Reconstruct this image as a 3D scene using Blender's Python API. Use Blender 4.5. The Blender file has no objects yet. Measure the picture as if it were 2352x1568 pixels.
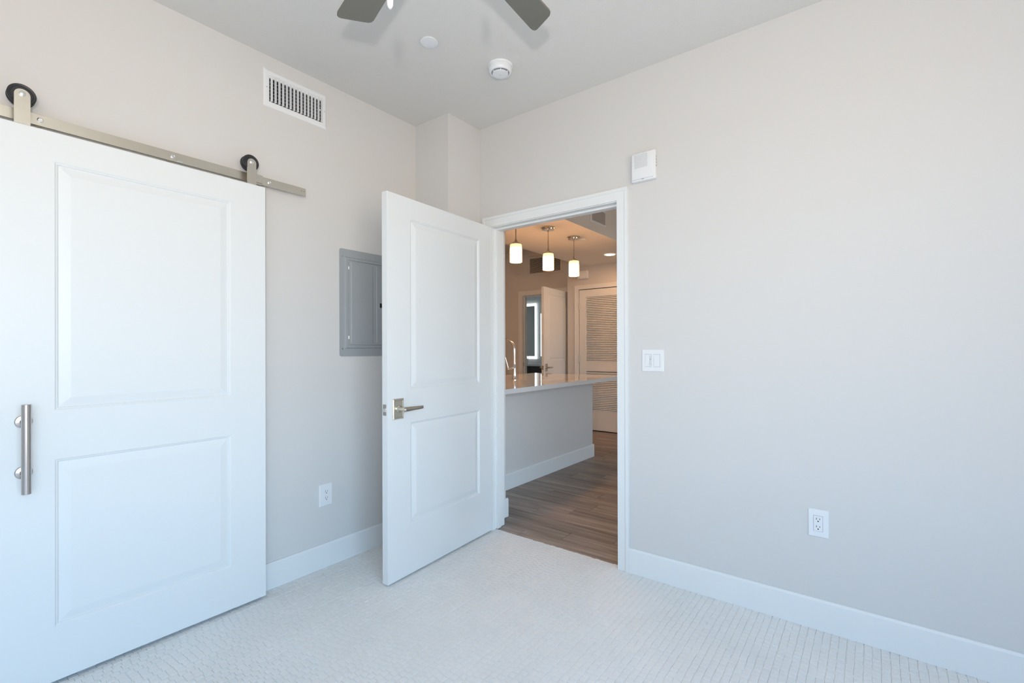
import bpy, bmesh, math, random
from mathutils import Vector, Matrix
random.seed(7)
PI = math.pi
scene = bpy.context.scene
COL = scene.collection

# ------------------------------------------------------------------ camera
CAM_H = 1.231
def setup_camera():
    th, pit, roll = math.radians(37.466), 0.0020, 0.0030
    f_px, hy = 1084.87, 797.87
    d = Vector((-math.sin(th), math.cos(th), 0)); r = Vector((math.cos(th), math.sin(th), 0)); up = Vector((0, 0, 1))
    D = d*math.cos(pit) + up*math.sin(pit); u = up*math.cos(pit) - d*math.sin(pit)
    R = r*math.cos(roll) - u*math.sin(roll); U = r*math.sin(roll) + u*math.cos(roll)
    m = Matrix(((R.x, U.x, -D.x, 0), (R.y, U.y, -D.y, 0), (R.z, U.z, -D.z, CAM_H), (0, 0, 0, 1)))
    cd = bpy.data.cameras.new('camera'); co = bpy.data.objects.new('camera', cd); COL.objects.link(co)
    co.matrix_world = m
    cd.sensor_width = 36; cd.sensor_fit = 'HORIZONTAL'; cd.lens = f_px/2352*36
    cd.shift_y = (hy-784)/2352
    cd.clip_start = 0.02; cd.clip_end = 200
    scene.camera = co
setup_camera()

# ------------------------------------------------------------------ world, exposure, daylight
scene.view_settings.view_transform = 'Standard'
scene.view_settings.look = 'None'
scene.view_settings.exposure = 0.60
scene.view_settings.gamma = 1.0
scene.view_settings.use_curve_mapping = False
SKY_STRENGTH = 6.3
w = bpy.data.worlds.new('daylight'); scene.world = w; w.use_nodes = True
nt = w.node_tree; nt.nodes.clear()
tc = nt.nodes.new('ShaderNodeTexCoord'); sep = nt.nodes.new('ShaderNodeSeparateXYZ')
ramp = nt.nodes.new('ShaderNodeValToRGB'); bg = nt.nodes.new('ShaderNodeBackground'); out = nt.nodes.new('ShaderNodeOutputWorld')
mr = nt.nodes.new('ShaderNodeMapRange'); mr.inputs[1].default_value = -1; mr.inputs[2].default_value = 1
nt.links.new(tc.outputs['Generated'], sep.inputs[0]); nt.links.new(sep.outputs[2], mr.inputs[0]); nt.links.new(mr.outputs[0], ramp.inputs[0])
e = ramp.color_ramp.elements
e[0].position = 0.0; e[0].color = (0.50, 0.42, 0.32, 1)          # sunlit ground outside
e[1].position = 1.0; e[1].color = (0.20, 0.42, 0.95, 1)          # clear sky overhead
for pos_, col_ in ((0.492, (0.64, 0.53, 0.40, 1)), (0.508, (0.94, 0.97, 1.0, 1)), (0.55, (0.66, 0.86, 1.0, 1)), (0.64, (0.40, 0.69, 1.0, 1))):
    a = e.new(pos_); a.color = col_
bg.inputs[1].default_value = SKY_STRENGTH
nt.links.new(ramp.outputs[0], bg.inputs[0]); nt.links.new(bg.outputs[0], out.inputs[0])

def area_light(name, loc, rot, sx, sy, power=0, color=(1, 1, 1), portal=False, shape='RECTANGLE', spread=PI):
    l = bpy.data.lights.new(name, 'AREA'); l.shape = shape; l.size = sx; l.size_y = sy; l.energy = power; l.color = color; l.spread = spread
    o = bpy.data.objects.new(name, l); COL.objects.link(o); o.location = loc; o.rotation_euler = rot
    if portal: l.cycles.is_portal = True
    return o
# portals guide the sky light through the two real window openings
XR = 1.55                      # bedroom right wall
LXR = 4.20                     # living room right wall
area_light('bedroom_window_daylight', (XR+0.16, -0.50, 1.48), (0, PI/2, 0), 1.76, 2.60, portal=True)
area_light('living_window_daylight', (LXR+0.16, 4.20, 1.45), (0, PI/2, 0), 1.90, 2.20, portal=True)
# photographer's flash on the camera, its head tilted up at the ceiling
fl = bpy.data.lights.new('camera_flash', 'SPOT'); fl.energy = 50; fl.shadow_soft_size = 0.035; fl.color = (1.0, 0.97, 0.93)
fl.spot_size = math.radians(160); fl.spot_blend = 1.0
fo = bpy.data.objects.new('camera_flash', fl); COL.objects.link(fo); fo.location = (0.10, -0.15, 1.46)
fo.rotation_euler = Vector((-0.85, 1.40, 1.20)).to_track_quat('-Z', 'Y').to_euler()

# ------------------------------------------------------------------ materials
def mat(name, color, rough=0.5, metal=0.0, spec=0.5, bump=None, emit=None, estr=0.0, var=None, coat=0.0):
    m = bpy.data.materials.new(name); m.use_nodes = True
    n = m.node_tree.nodes; L = m.node_tree.links; b = n['Principled BSDF']
    b.inputs['Base Color'].default_value = (*color, 1); b.inputs['Roughness'].default_value = rough
    b.inputs['Metallic'].default_value = metal; b.inputs['Specular IOR Level'].default_value = spec
    b.inputs['Coat Weight'].default_value = coat
    if emit:
        b.inputs['Emission Color'].default_value = (*emit, 1); b.inputs['Emission Strength'].default_value = estr
    if bump or var:
        t = n.new('ShaderNodeTexCoord')
    if bump:
        sc, st, dist = bump
        no = n.new('ShaderNodeTexNoise'); no.inputs['Scale'].default_value = sc; no.inputs['Detail'].default_value = 3
        bp = n.new('ShaderNodeBump'); bp.inputs['Strength'].default_value = st; bp.inputs['Distance'].default_value = dist
        L.new(t.outputs['Object'], no.inputs['Vector']); L.new(no.outputs['Fac'], bp.inputs['Height']); L.new(bp.outputs[0], b.inputs['Normal'])
    if var:
        sc, amt = var
        no = n.new('ShaderNodeTexNoise'); no.inputs['Scale'].default_value = sc; no.inputs['Detail'].default_value = 4
        mx = n.new('ShaderNodeMix'); mx.data_type = 'RGBA'
        mx.inputs[6].default_value = (*[c*(1-amt) for c in color], 1); mx.inputs[7].default_value = (*[min(1, c*(1+amt)) for c in color], 1)
        L.new(t.outputs['Object'], no.inputs['Vector']); L.new(no.outputs['Fac'], mx.inputs[0]); L.new(mx.outputs[2], b.inputs['Base Color'])
    return m

M = {}
M['wall'] = mat('wall_paint', (0.722, 0.712, 0.70), 0.85, spec=0.25, bump=(160, 0.10, 0.002))
M['ceil'] = mat('ceiling_paint', (0.775, 0.765, 0.738), 0.9, spec=0.2, bump=(110, 0.35, 0.004))
M['trim'] = mat('white_trim_paint', (0.855, 0.88, 0.885), 0.38, spec=0.45, bump=(60, 0.01, 0.001))
M['door'] = mat('white_door_paint', (0.83, 0.858, 0.866), 0.40, spec=0.45, bump=(70, 0.015, 0.001))
M['plastic'] = mat('white_plastic', (0.86, 0.88, 0.90), 0.35, spec=0.5, bump=(90, 0.01, 0.001))
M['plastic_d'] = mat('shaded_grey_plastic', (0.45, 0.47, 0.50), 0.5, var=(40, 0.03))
M['black'] = mat('black_slot', (0.012, 0.012, 0.014), 0.6, var=(50, 0.1))
M['rubber'] = mat('black_rubber_wheel', (0.022, 0.023, 0.028), 0.45, bump=(120, 0.05, 0.001))
M['nickel'] = mat('brushed_nickel', (0.66, 0.62, 0.54), 0.34, 1.0, var=(25, 0.05))
M['satin'] = mat('satin_stainless', (0.58, 0.54, 0.51), 0.27, 1.0, var=(30, 0.05))
M['bolt'] = mat('bright_steel_bolt', (0.85, 0.85, 0.84), 0.25, 1.0, var=(60, 0.04))
M['chrome'] = mat('polished_chrome', (0.82, 0.83, 0.85), 0.05, 1.0, var=(10, 0.01))
M['polnick'] = mat('polished_nickel', (0.60, 0.55, 0.49), 0.12, 1.0, var=(10, 0.02))
M['panelgrey'] = mat('grey_enamel', (0.385, 0.41, 0.43), 0.38, spec=0.5, var=(6, 0.04))
M['blade'] = mat('fan_blade_taupe', (0.185, 0.18, 0.155), 0.55, var=(8, 0.06))
M['quartz'] = mat('white_quartz', (0.72, 0.73, 0.74), 0.045, spec=0.6, var=(45, 0.03))
M['charcoal'] = mat('charcoal_vanity', (0.045, 0.045, 0.045), 0.5, var=(12, 0.1))
M['tile'] = mat('white_bath_wall', (0.80, 0.83, 0.83), 0.5, bump=(60, 0.03, 0.001))
M['duct'] = mat('dark_duct_interior', (0.02, 0.021, 0.024), 0.8, var=(20, 0.1))
M['grille'] = mat('painted_grille', (0.70, 0.68, 0.66), 0.5, var=(30, 0.03))
M['soffitgr'] = mat('aluminium_grille', (0.30, 0.30, 0.31), 0.5, 0.3, var=(30, 0.05))
M['mirror'] = mat('mirror_glass', (0.85, 0.88, 0.87), 0.02, 1.0, var=(3, 0.01))
M['led'] = mat('led_strip', (1, 1, 1), 0.5, emit=(0.93, 0.98, 1.0), estr=1.8, var=(5, 0.0))
M['lens'] = mat('downlight_lens', (1, 0.95, 0.88), 0.5, emit=(1.0, 0.80, 0.55), estr=12.0, var=(5, 0.0))
M['frost'] = mat('frosted_window_pane', (0.9, 0.95, 0.95), 0.6, emit=(0.85, 0.97, 1.0), estr=0.75, var=(6, 0.02))

def m_glass():
    m = bpy.data.materials.new('window_glass'); m.use_nodes = True; n = m.node_tree.nodes; L = m.node_tree.links; n.clear()
    o = n.new('ShaderNodeOutputMaterial'); mx = n.new('ShaderNodeMixShader'); t = n.new('ShaderNodeBsdfTransparent'); g = n.new('ShaderNodeBsdfGlossy')
    g.inputs['Roughness'].default_value = 0.02; mx.inputs[0].default_value = 0.06
    L.new(t.outputs[0], mx.inputs[1]); L.new(g.outputs[0], mx.inputs[2]); L.new(mx.outputs[0], o.inputs[0]); return m
M['glass'] = m_glass()

def m_shade():
    # lit opal glass: the bulb sits in the lower part, so the glass glows less towards its top
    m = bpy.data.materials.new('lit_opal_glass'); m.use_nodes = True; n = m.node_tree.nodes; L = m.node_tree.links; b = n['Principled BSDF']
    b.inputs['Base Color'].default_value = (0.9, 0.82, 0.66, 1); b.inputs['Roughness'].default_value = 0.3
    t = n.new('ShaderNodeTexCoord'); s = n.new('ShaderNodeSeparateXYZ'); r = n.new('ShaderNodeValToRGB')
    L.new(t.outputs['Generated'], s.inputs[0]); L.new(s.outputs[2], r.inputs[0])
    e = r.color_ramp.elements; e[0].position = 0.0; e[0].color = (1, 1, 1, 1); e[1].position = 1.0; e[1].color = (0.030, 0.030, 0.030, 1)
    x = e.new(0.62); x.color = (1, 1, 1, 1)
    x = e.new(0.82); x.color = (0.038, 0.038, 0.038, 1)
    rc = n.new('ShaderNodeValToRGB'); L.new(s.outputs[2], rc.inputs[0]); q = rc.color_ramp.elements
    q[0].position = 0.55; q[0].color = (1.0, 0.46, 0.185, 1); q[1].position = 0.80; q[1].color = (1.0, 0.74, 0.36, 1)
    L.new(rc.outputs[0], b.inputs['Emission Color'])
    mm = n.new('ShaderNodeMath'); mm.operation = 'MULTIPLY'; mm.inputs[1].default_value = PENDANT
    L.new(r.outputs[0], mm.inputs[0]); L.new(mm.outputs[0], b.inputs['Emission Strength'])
    return m
PENDANT = 20.0
M['shade'] = m_shade()

def m_carpet():
    m = bpy.data.materials.new('carpet_loop_pile'); m.use_nodes = True; n = m.node_tree.nodes; L = m.node_tree.links; b = n['Principled BSDF']
    b.inputs['Roughness'].default_value = 0.95; b.inputs['Specular IOR Level'].default_value = 0.1
    t = n.new('ShaderNodeTexCoord')
    n1 = n.new('ShaderNodeTexNoise'); n1.inputs['Scale'].default_value = 240; n1.inputs['Detail'].default_value = 4; n1.inputs['Roughness'].default_value = 0.7
    n2 = n.new('ShaderNodeTexNoise'); n2.inputs['Scale'].default_value = 2.2; n2.inputs['Detail'].default_value = 3
    mx = n.new('ShaderNodeMix'); mx.data_type = 'RGBA'; mx.inputs[6].default_value = (0.80, 0.80, 0.785, 1); mx.inputs[7].default_value = (1.0, 0.99, 0.97, 1)
    mx2 = n.new('ShaderNodeMix'); mx2.data_type = 'RGBA'; mx2.blend_type = 'MULTIPLY'; mx2.inputs[0].default_value = 1.0
    r2 = n.new('ShaderNodeValToRGB'); r2.color_ramp.elements[0].color = (0.95, 0.95, 0.95, 1); r2.color_ramp.elements[0].position = 0.35; r2.color_ramp.elements[1].position = 0.6
    bp = n.new('ShaderNodeBump'); bp.inputs['Strength'].default_value = 0.35; bp.inputs['Distance'].default_value = 0.003
    L.new(t.outputs['Object'], n1.inputs['Vector']); L.new(t.outputs['Object'], n2.inputs['Vector'])
    L.new(n1.outputs['Fac'], mx.inputs[0]); L.new(n2.outputs['Fac'], r2.inputs[0]); L.new(mx.outputs[2], mx2.inputs[6]); L.new(r2.outputs[0], mx2.inputs[7])
    L.new(mx2.outputs[2], b.inputs['Base Color']); L.new(n1.outputs['Fac'], bp.inputs['Height']); L.new(bp.outputs[0], b.inputs['Normal'])
    return m
M['carpet'] = m_carpet()

def m_wood():
    m = bpy.data.materials.new('vinyl_plank_oak'); m.use_nodes = True; n = m.node_tree.nodes; L = m.node_tree.links; b = n['Principled BSDF']
    b.inputs['Roughness'].default_value = 0.42; b.inputs['Specular IOR Level'].default_value = 0.4
    t = n.new('ShaderNodeTexCoord'); oi = n.new('ShaderNodeObjectInfo')
    mp = n.new('ShaderNodeMapping'); mp.inputs['Scale'].default_value = (1.6, 26, 1)
    ad = n.new('ShaderNodeVectorMath'); ad.operation = 'ADD'
    cm = n.new('ShaderNodeCombineXYZ'); ml = n.new('ShaderNodeMath'); ml.operation = 'MULTIPLY'; ml.inputs[1].default_value = 37.0
    L.new(oi.outputs['Random'], ml.inputs[0]); L.new(ml.outputs[0], cm.inputs[0]); L.new(ml.outputs[0], cm.inputs[1])
    L.new(t.outputs['Object'], mp.inputs[0]); L.new(mp.outputs[0], ad.inputs[0]); L.new(cm.outputs[0], ad.inputs[1])
    n1 = n.new('ShaderNodeTexNoise'); n1.inputs['Scale'].default_value = 1.0; n1.inputs['Detail'].default_value = 7; n1.inputs['Roughness'].default_value = 0.62; n1.inputs['Distortion'].default_value = 0.6
    L.new(ad.outputs[0], n1.inputs['Vector'])
    r = n.new('ShaderNodeValToRGB'); e = r.color_ramp.elements
    e[0].position = 0.30; e[0].color = (0.165, 0.130, 0.108, 1); e[1].position = 0.72; e[1].color = (0.45, 0.38, 0.325, 1)
    x = e.new(0.5); x.color = (0.30, 0.245, 0.207, 1)
    L.new(n1.outputs['Fac'], r.inputs[0])
    hs = n.new('ShaderNodeHueSaturation'); mv = n.new('ShaderNodeMapRange'); mv.inputs[3].default_value = 0.84; mv.inputs[4].default_value = 1.14
    L.new(oi.outputs['Random'], mv.inputs[0]); L.new(mv.outputs[0], hs.inputs['Value']); L.new(r.outputs[0], hs.inputs['Color']); L.new(hs.outputs[0], b.inputs['Base Color'])
    bp = n.new('ShaderNodeBump'); bp.inputs['Strength'].default_value = 0.12; bp.inputs['Distance'].default_value = 0.001
    L.new(n1.outputs['Fac'], bp.inputs['Height']); L.new(bp.outputs[0], b.inputs['Normal']); return m
M['wood'] = m_wood()

# ------------------------------------------------------------------ mesh helpers
def new_bm(): return bmesh.new()
def add_box(bm, lo, hi, bev=0.0, seg=2):
    x0, y0, z0 = lo; x1, y1, z1 = hi
    v = [bm.verts.new(p) for p in ((x0,y0,z0),(x1,y0,z0),(x1,y1,z0),(x0,y1,z0),(x0,y0,z1),(x1,y0,z1),(x1,y1,z1),(x0,y1,z1))]
    fs = [bm.faces.new([v[i] for i in q]) for q in ((0,3,2,1),(4,5,6,7),(0,1,5,4),(1,2,6,5),(2,3,7,6),(3,0,4,7))]
    if bev > 0:
        es = {e for f in fs for e in f.edges}
        bmesh.ops.bevel(bm, geom=list(es), offset=bev, segments=seg, profile=0.5, affect='EDGES')
def add_lathe(bm, prof, n=32, axis='z', center=(0, 0, 0)):
    c = Vector(center); rings = []
    def pt(r, h, a):
        x, y = r*math.cos(a), r*math.sin(a)
        return c + {'z': Vector((x, y, h)), 'x': Vector((h, x, y)), 'y': Vector((y, h, x))}[axis]
    for r, h in prof:
        if r < 1e-6: rings.append([bm.verts.new(pt(0, h, 0))])
        else: rings.append([bm.verts.new(pt(r, h, 2*PI*i/n)) for i in range(n)])
    for A, B in zip(rings, rings[1:]):
        for i in range(n):
            j = (i+1) % n
            if len(A) == 1 and len(B) == 1: continue
            if len(A) == 1: bm.faces.new((A[0], B[j], B[i]))
            elif len(B) == 1: bm.faces.new((A[i], A[j], B[0]))
            else: bm.faces.new((A[i], A[j], B[j], B[i]))
def add_prism(bm, pts, lo, hi, axis='z'):
    def P(a, b, h): return {'z': (a, b, h), 'y': (a, h, b), 'x': (h, a, b)}[axis]
    A = [bm.verts.new(P(a, b, lo)) for a, b in pts]; B = [bm.verts.new(P(a, b, hi)) for a, b in pts]
    n = len(pts); bm.faces.new(A[::-1]); bm.faces.new(B)
    for i in range(n): bm.faces.new((A[i], A[(i+1) % n], B[(i+1) % n], B[i]))
def add_tube(bm, path, rad, n=16):
    path = [Vector(p) for p in path]; rads = rad if isinstance(rad, (list, tuple)) else [rad]*len(path)
    rings = []; prev = None
    for i, p in enumerate(path):
        t = (path[min(i+1, len(path)-1)] - path[max(i-1, 0)]).normalized()
        if prev is None: prev = t.orthogonal().normalized()
        nrm = (prev - t*prev.dot(t)).normalized(); prev = nrm; bn = t.cross(nrm)
        rings.append([bm.verts.new(p + (nrm*math.cos(2*PI*k/n) + bn*math.sin(2*PI*k/n))*rads[i]) for k in range(n)])
    for A, B in zip(rings, rings[1:]):
        for i in range(n): bm.faces.new((A[i], A[(i+1) % n], B[(i+1) % n], B[i]))
    bm.faces.new(rings[0][::-1]); bm.faces.new(rings[-1])
def finish(bm, smooth):
    bmesh.ops.recalc_face_normals(bm, faces=bm.faces[:])
    if smooth:
        for f in bm.faces: f.smooth = True
        for ed in bm.edges:
            if len(ed.link_faces) == 2 and ed.calc_face_angle(0) > math.radians(34): ed.smooth = False
def obj(name, bm, m, parent=None, smooth=True, loc=None, rot=None):
    finish(bm, smooth)
    me = bpy.data.meshes.new(name); bm.to_mesh(me); bm.free(); me.materials.append(M[m])
    o = bpy.data.objects.new(name, me); COL.objects.link(o)
    if parent: o.parent = parent
    if loc: o.location = loc
    if rot: o.rotation_euler = rot
    return o
def dup(src, parent, loc=None, rot=None):
    o = src.copy(); COL.objects.link(o); o.parent = parent
    if loc is not None: o.location = loc
    if rot is not None: o.rotation_euler = rot
    return o
def tag(o, label, cat, group=None, kind=None):
    o['label'] = label; o['category'] = cat
    if group: o['group'] = group
    if kind: o['kind'] = kind
    return o
def thing(name, label, cat, loc=(0, 0, 0), rot=(0, 0, 0), group=None, kind=None):
    o = bpy.data.objects.new(name, None); COL.objects.link(o); o.location = loc; o.rotation_euler = rot; o.empty_display_size = 0.05
    return tag(o, label, cat, group, kind)
def boxes(name, bl, m, parent=None, bev=0.0, **k):
    bm = new_bm()
    for lo, hi in bl: add_box(bm, lo, hi, bev)
    return obj(name, bm, m, parent, smooth=bev > 0, **k)

# ================================================================== SETTING
XA, YB, CEIL = -2.4736, 2.4586, 2.743
YBACK = -2.30
BT = 0.125                      # thickness of the far wall
YB2 = YB + BT
JL, JR, JT = -2.055, -1.142, 2.050      # clear door opening in the far wall
LCEIL = 2.90                    # living / kitchen ceiling
# --- bedroom floor (carpet)
fl_ = boxes('floor', [((XA, YBACK, -0.06), (XR, 2.494, -0.0026))], 'carpet')
tag(fl_, 'off-white loop pile carpet floor of the bedroom', 'floor', kind='structure')
def carpet_tufts():
    vs, fs = [], []
    c = 0.0280; nx = int((XR-XA)/c); ny = int((2.494-YBACK)/c)
    rnd = random.Random(3)
    for i in range(nx):
        x0 = XA + i*c + rnd.uniform(-0.0008, 0.0008); off = rnd.uniform(0, c)
        y = YBACK + off - c
        while y < 2.494:
            ln = c*rnd.uniform(0.90, 1.10); y0 = max(y, YBACK); y1 = min(y+ln, 2.496 + rnd.uniform(-0.003, 0.002)); y += ln
            if y1 - y0 < 0.006: continue
            zt = rnd.uniform(-0.0005, 0.0004); g = 0.00035; b = 0.0019; wob = rnd.uniform(-0.0011, 0.0011)
            xa, xb = x0+g+wob, x0+c-g+wob; ya, yb = y0+g, y1-g
            k = len(vs); zb = -0.0031; zm = zt-0.0006
            vs += [(xa,ya,zb),(xb,ya,zb),(xb,yb,zb),(xa,yb,zb),
                   (xa+0.0007,ya+0.0007,zm),(xb-0.0007,ya+0.0007,zm),(xb-0.0007,yb-0.0007,zm),(xa+0.0007,yb-0.0007,zm),
                   (xa+b,ya+b,zt),(xb-b,ya+b,zt),(xb-b,yb-b,zt),(xa+b,yb-b,zt)]
            for s in (0, 4):
                for q in range(4):
                    r = (q+1) % 4; fs.append((k+s+q, k+s+r, k+s+4+r, k+s+4+q))
            fs.append((k+8, k+9, k+10, k+11))
    me = bpy.data.meshes.new('carpet_pile'); me.from_pydata(vs, [], fs); me.materials.append(M['carpet'])
    o = bpy.data.objects.new('carpet_pile', me); COL.objects.link(o); o.parent = fl_; o['kind'] = 'stuff'
    o['label'] = 'small square loops of off-white carpet pile'
carpet_tufts()

# --- living / kitchen floor with planks
fk = boxes('floor_kitchen', [((-5.9, 2.494, -0.06), (LXR, 6.53, -0.012))], 'wood')
tag(fk, 'grey-brown wood plank floor beyond the doorway', 'floor', kind='structure')
def planks():
    ln, wd, g = 1.22, 0.15, 0.0011
    bm = new_bm(); add_box(bm, (g, g, -0.008), (ln-g, wd-g, 0), 0.0009, 1)
    src = obj('plank', bm, 'wood', fk); first = True
    y = 2.61 - 0.15; row = 0; rnd = random.Random(11)
    starts = {1: -1.61, 3: -2.05}
    while y < 6.50:
        x = starts.get(row, rnd.uniform(-1.22, 0)) % 1.22 - 1.22*5
        while x < LXR - 0.05:
            if x + ln > -5.85 and not (y < 2.49 and not (x+ln > -2.3 and x < -1.0)):
                if first: o = src; o.location = (x, y, -0.004); first = False
                else: o = dup(src, fk, (x, y, -0.004))
            x += ln
        y += wd; row += 1
planks()

# --- ceiling of bedroom
tag(boxes('ceiling', [((XA-0.1, YBACK-0.1, CEIL), (XR+0.12, YB2, CEIL+0.30))], 'ceil'), 'textured off-white bedroom ceiling with fan and detectors', 'ceiling', kind='structure')
# --- walls of bedroom
tag(boxes('wall_left', [((XA-0.12, YBACK, -0.06), (XA, YB2, CEIL))], 'wall'), 'pale grey wall behind the sliding door, carrying the breaker panel', 'wall', kind='structure')
tag(boxes('wall_far', [((XA, YB, -0.06), (JL-0.02, YB2, CEIL)), ((JR+0.02, YB, -0.06), (LXR, YB2, CEIL)), ((JL-0.02, YB, JT+0.02), (JR+0.02, YB2, CEIL))], 'wall'),
    'pale grey wall with the doorway to the kitchen', 'wall', kind='structure')
tag(boxes('wall_chase', [((XA, 2.1546, -0.004), (-2.1629, YB, CEIL))], 'wall'), 'pale grey boxed-out pillar in the corner behind the open door', 'wall', kind='structure')
WY0, WY1, WZ0, WZ1 = -1.80, 0.80, 0.60, 2.36
tag(boxes('wall_right', [((XR, YBACK, -0.06), (XR+0.12, WY0, CEIL)), ((XR, WY1, -0.06), (XR+0.12, YB, CEIL)), ((XR, WY0, -0.06), (XR+0.12, WY1, WZ0)), ((XR, WY0, WZ1), (XR+0.12, WY1, CEIL))], 'wall'),
    'pale grey bedroom wall around the window, beside the camera', 'wall', kind='structure')
tag(boxes('wall_back', [((XA-0.12, YBACK-0.12, -0.06), (XR+0.12, YBACK, CEIL))], 'wall'), 'pale grey bedroom wall behind the camera', 'wall', kind='structure')
def window(name, x, y0, y1, z0, z1, nm, label):
    t = thing(name, label, 'window', (x, (y0+y1)/2, z0), kind='structure')
    hw = (y1-y0)/2; h = z1-z0; f = 0.045
    boxes('window_frame', [((0.03, -hw, 0), (0.09, -hw+f, h)), ((0.03, hw-f, 0), (0.09, hw, h)), ((0.03, -hw+f, 0), (0.09, hw-f, f)), ((0.03, -hw+f, h-f), (0.09, hw-f, h))], 'trim', t)
    ws = (2*hw-2*f)/nm
    for i in range(1, nm): boxes('mullion', [((0.035, -hw+f+ws*i-0.02, f), (0.085, -hw+f+ws*i+0.02, h-f))], 'trim', t)
    for i in range(nm):
        a_, b_ = -hw+f+ws*i+(0.02 if i else 0), -hw+f+ws*(i+1)-(0.02 if i < nm-1 else 0)
        boxes('pane', [((0.058, a_, f), (0.062, b_, h-f))], 'glass', t)
window('window_1', XR, WY0, WY1, WZ0, WZ1, 2, 'white framed two-light bedroom window beside the camera')

# --- baseboards
BBP = [(0, 0), (0.014, 0), (0.014, 0.1245), (0.011, 0.130), (0.0085, 0.1337), (0, 0.1337)]
def baseboard(name, p0, p1, nrm, label, m='trim', h=1.0):
    # p0->p1 along the wall at floor level; nrm = direction out of the wall
    p0, p1, nv = Vector((*p0, 0)), Vector((*p1, 0)), Vector((*nrm, 0))
    bm = new_bm(); A = [bm.verts.new(p0 + nv*d + Vector((0, 0, z*h))) for d, z in BBP]; B = [bm.verts.new(p1 + nv*d + Vector((0, 0, z*h))) for d, z in BBP]
    n = len(BBP); bm.faces.new(A); bm.faces.new(B[::-1])
    for i in range(n): bm.faces.new((A[i], B[i], B[(i+1) % n], A[(i+1) % n]))
    return tag(obj(name, bm, m, smooth=False), label, 'baseboard', kind='structure')
baseboard('baseboard_left', (XA, YBACK), (XA, 2.1546), (1, 0), 'white baseboard along the wall below the breaker panel')
baseboard('baseboard_chase', (XA+0.014, 2.1546), (-2.1629, 2.1546), (0, -1), 'white baseboard at the foot of the corner pillar')
baseboard('baseboard_chase_side', (-2.1629, 2.1406), (-2.1629, YB), (1, 0), 'white baseboard on the side of the corner pillar')
baseboard('baseboard_far', (-1.072, YB), (XR, YB), (0, -1), 'white baseboard along the wall right of the doorway')
baseboard('baseboard_right', (XR, YBACK), (XR, YB-0.014), (-1, 0), 'white baseboard below the bedroom window')
baseboard('baseboard_back', (XA+0.014, YBACK), (XR-0.014, YBACK), (0, 1), 'white baseboard on the wall behind the camera')

# --- casing and jamb of the bedroom doorway
def casing(name, y, sgn, x0, x1, zt, label, cw=0.065, m='trim'):
    # flat casing with a raised back band, standing proud of the wall face at y towards sgn
    def Y(d): return sorted((y, y+sgn*d))
    bl = []
    for s, xi in ((-1, x0), (1, x1)):
        xo = xi + s*cw; xb = xi + s*(cw-0.017)
        for (a_, b_, d) in ((xi, xb, 0.0115), (xb, xo, 0.0165)):
            yy = Y(d); bl.append(((min(a_, b_), yy[0], 0), (max(a_, b_), yy[1], zt+cw-(0.017 if d < 0.012 else 0) if d > 0.012 else zt)))
    yy = Y(0.0115); bl.append(((x0-cw+0.017, yy[0], zt), (x1+cw-0.017, yy[1], zt+cw-0.017)))
    yy = Y(0.0165); bl.append(((x0-cw+0.017, yy[0], zt+cw-0.017), (x1+cw-0.017, yy[1], zt+cw)))
    bm = new_bm()
    for lo, hi in bl: add_box(bm, lo, hi)
    return tag(obj(name, bm, m, smooth=False), label, 'door casing', kind='structure')
casing('trim_1', YB, -1, JL-0.005, JR+0.005, JT+0.004, 'white door casing around the bedroom doorway')
jb = [((JL-0.02, YB-0.001, 0), (JL, YB2, JT)), ((JR, YB-0.001, 0), (JR+0.02, YB2, JT)), ((JL-0.02, YB-0.001, JT), (JR+0.02, YB2, JT+0.02)),
      ((JL, YB+0.042, 0), (JL+0.011, YB+0.080, JT-0.011)), ((JR-0.011, YB+0.042, 0), (JR, YB+0.080, JT-0.011)), ((JL, YB+0.042, JT-0.011), (JR, YB+0.080, JT))]
tag(boxes('trim_2', jb, 'trim'), 'white door jamb with stop lining the bedroom doorway', 'door jamb', kind='structure')
casing('trim_3', YB2, 1, JL-0.005, JR+0.005, JT+0.004, 'white door casing on the kitchen side of the bedroom doorway', cw=0.060)

# --- living / kitchen shell
YC, YD = 6.33, 6.52
tag(boxes('ceiling_kitchen', [((-5.9, YB2, LCEIL), (LXR+0.12, YD+0.12, LCEIL+0.12))], 'ceil'), 'off-white ceiling of the living area beyond the doorway', 'ceiling', kind='structure')
tag(boxes('wall_over', [((-5.9, YB2-0.02, CEIL), (LXR, YB2, LCEIL))], 'wall'), 'strip of wall above the doorway on the kitchen side', 'wall', kind='structure')
tag(boxes('ceiling_bulkhead', [((-3.455, YB2, 2.465), (-2.343, YC, LCEIL))], 'ceil'), 'dropped ceiling bulkhead carrying the pendant lamps over the island', 'ceiling', kind='structure')
tag(boxes('wall_kitchen', [((-3.765, YC, -0.02), (-3.565, YD, LCEIL)), ((-2.57, YC, -0.02), (LXR, YD, LCEIL)), ((-3.565, YC, 2.135), (-2.57, YD, LCEIL))], 'wall'),
    'wall around the louvered closet door beyond the island', 'wall', kind='structure')
DL, DR, DT = -4.765, -3.845, 2.125
tag(boxes('wall_hall', [((-5.9, YD, -0.02), (DL-0.02, YD+0.12, LCEIL)), ((DR+0.02, YD, -0.02), (LXR, YD+0.12, LCEIL)), ((DL-0.02, YD, DT+0.02), (DR+0.02, YD+0.12, LCEIL))], 'wall'),
    'shadowed wall with the bathroom doorway and return air grille', 'wall', kind='structure')
tag(boxes('wall_kitchen_near', [((-5.9, YB2-0.12, -0.06), (XA-0.12, YB2, LCEIL))], 'wall'), 'kitchen wall hidden behind the bedroom corner', 'wall', kind='structure')
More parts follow.
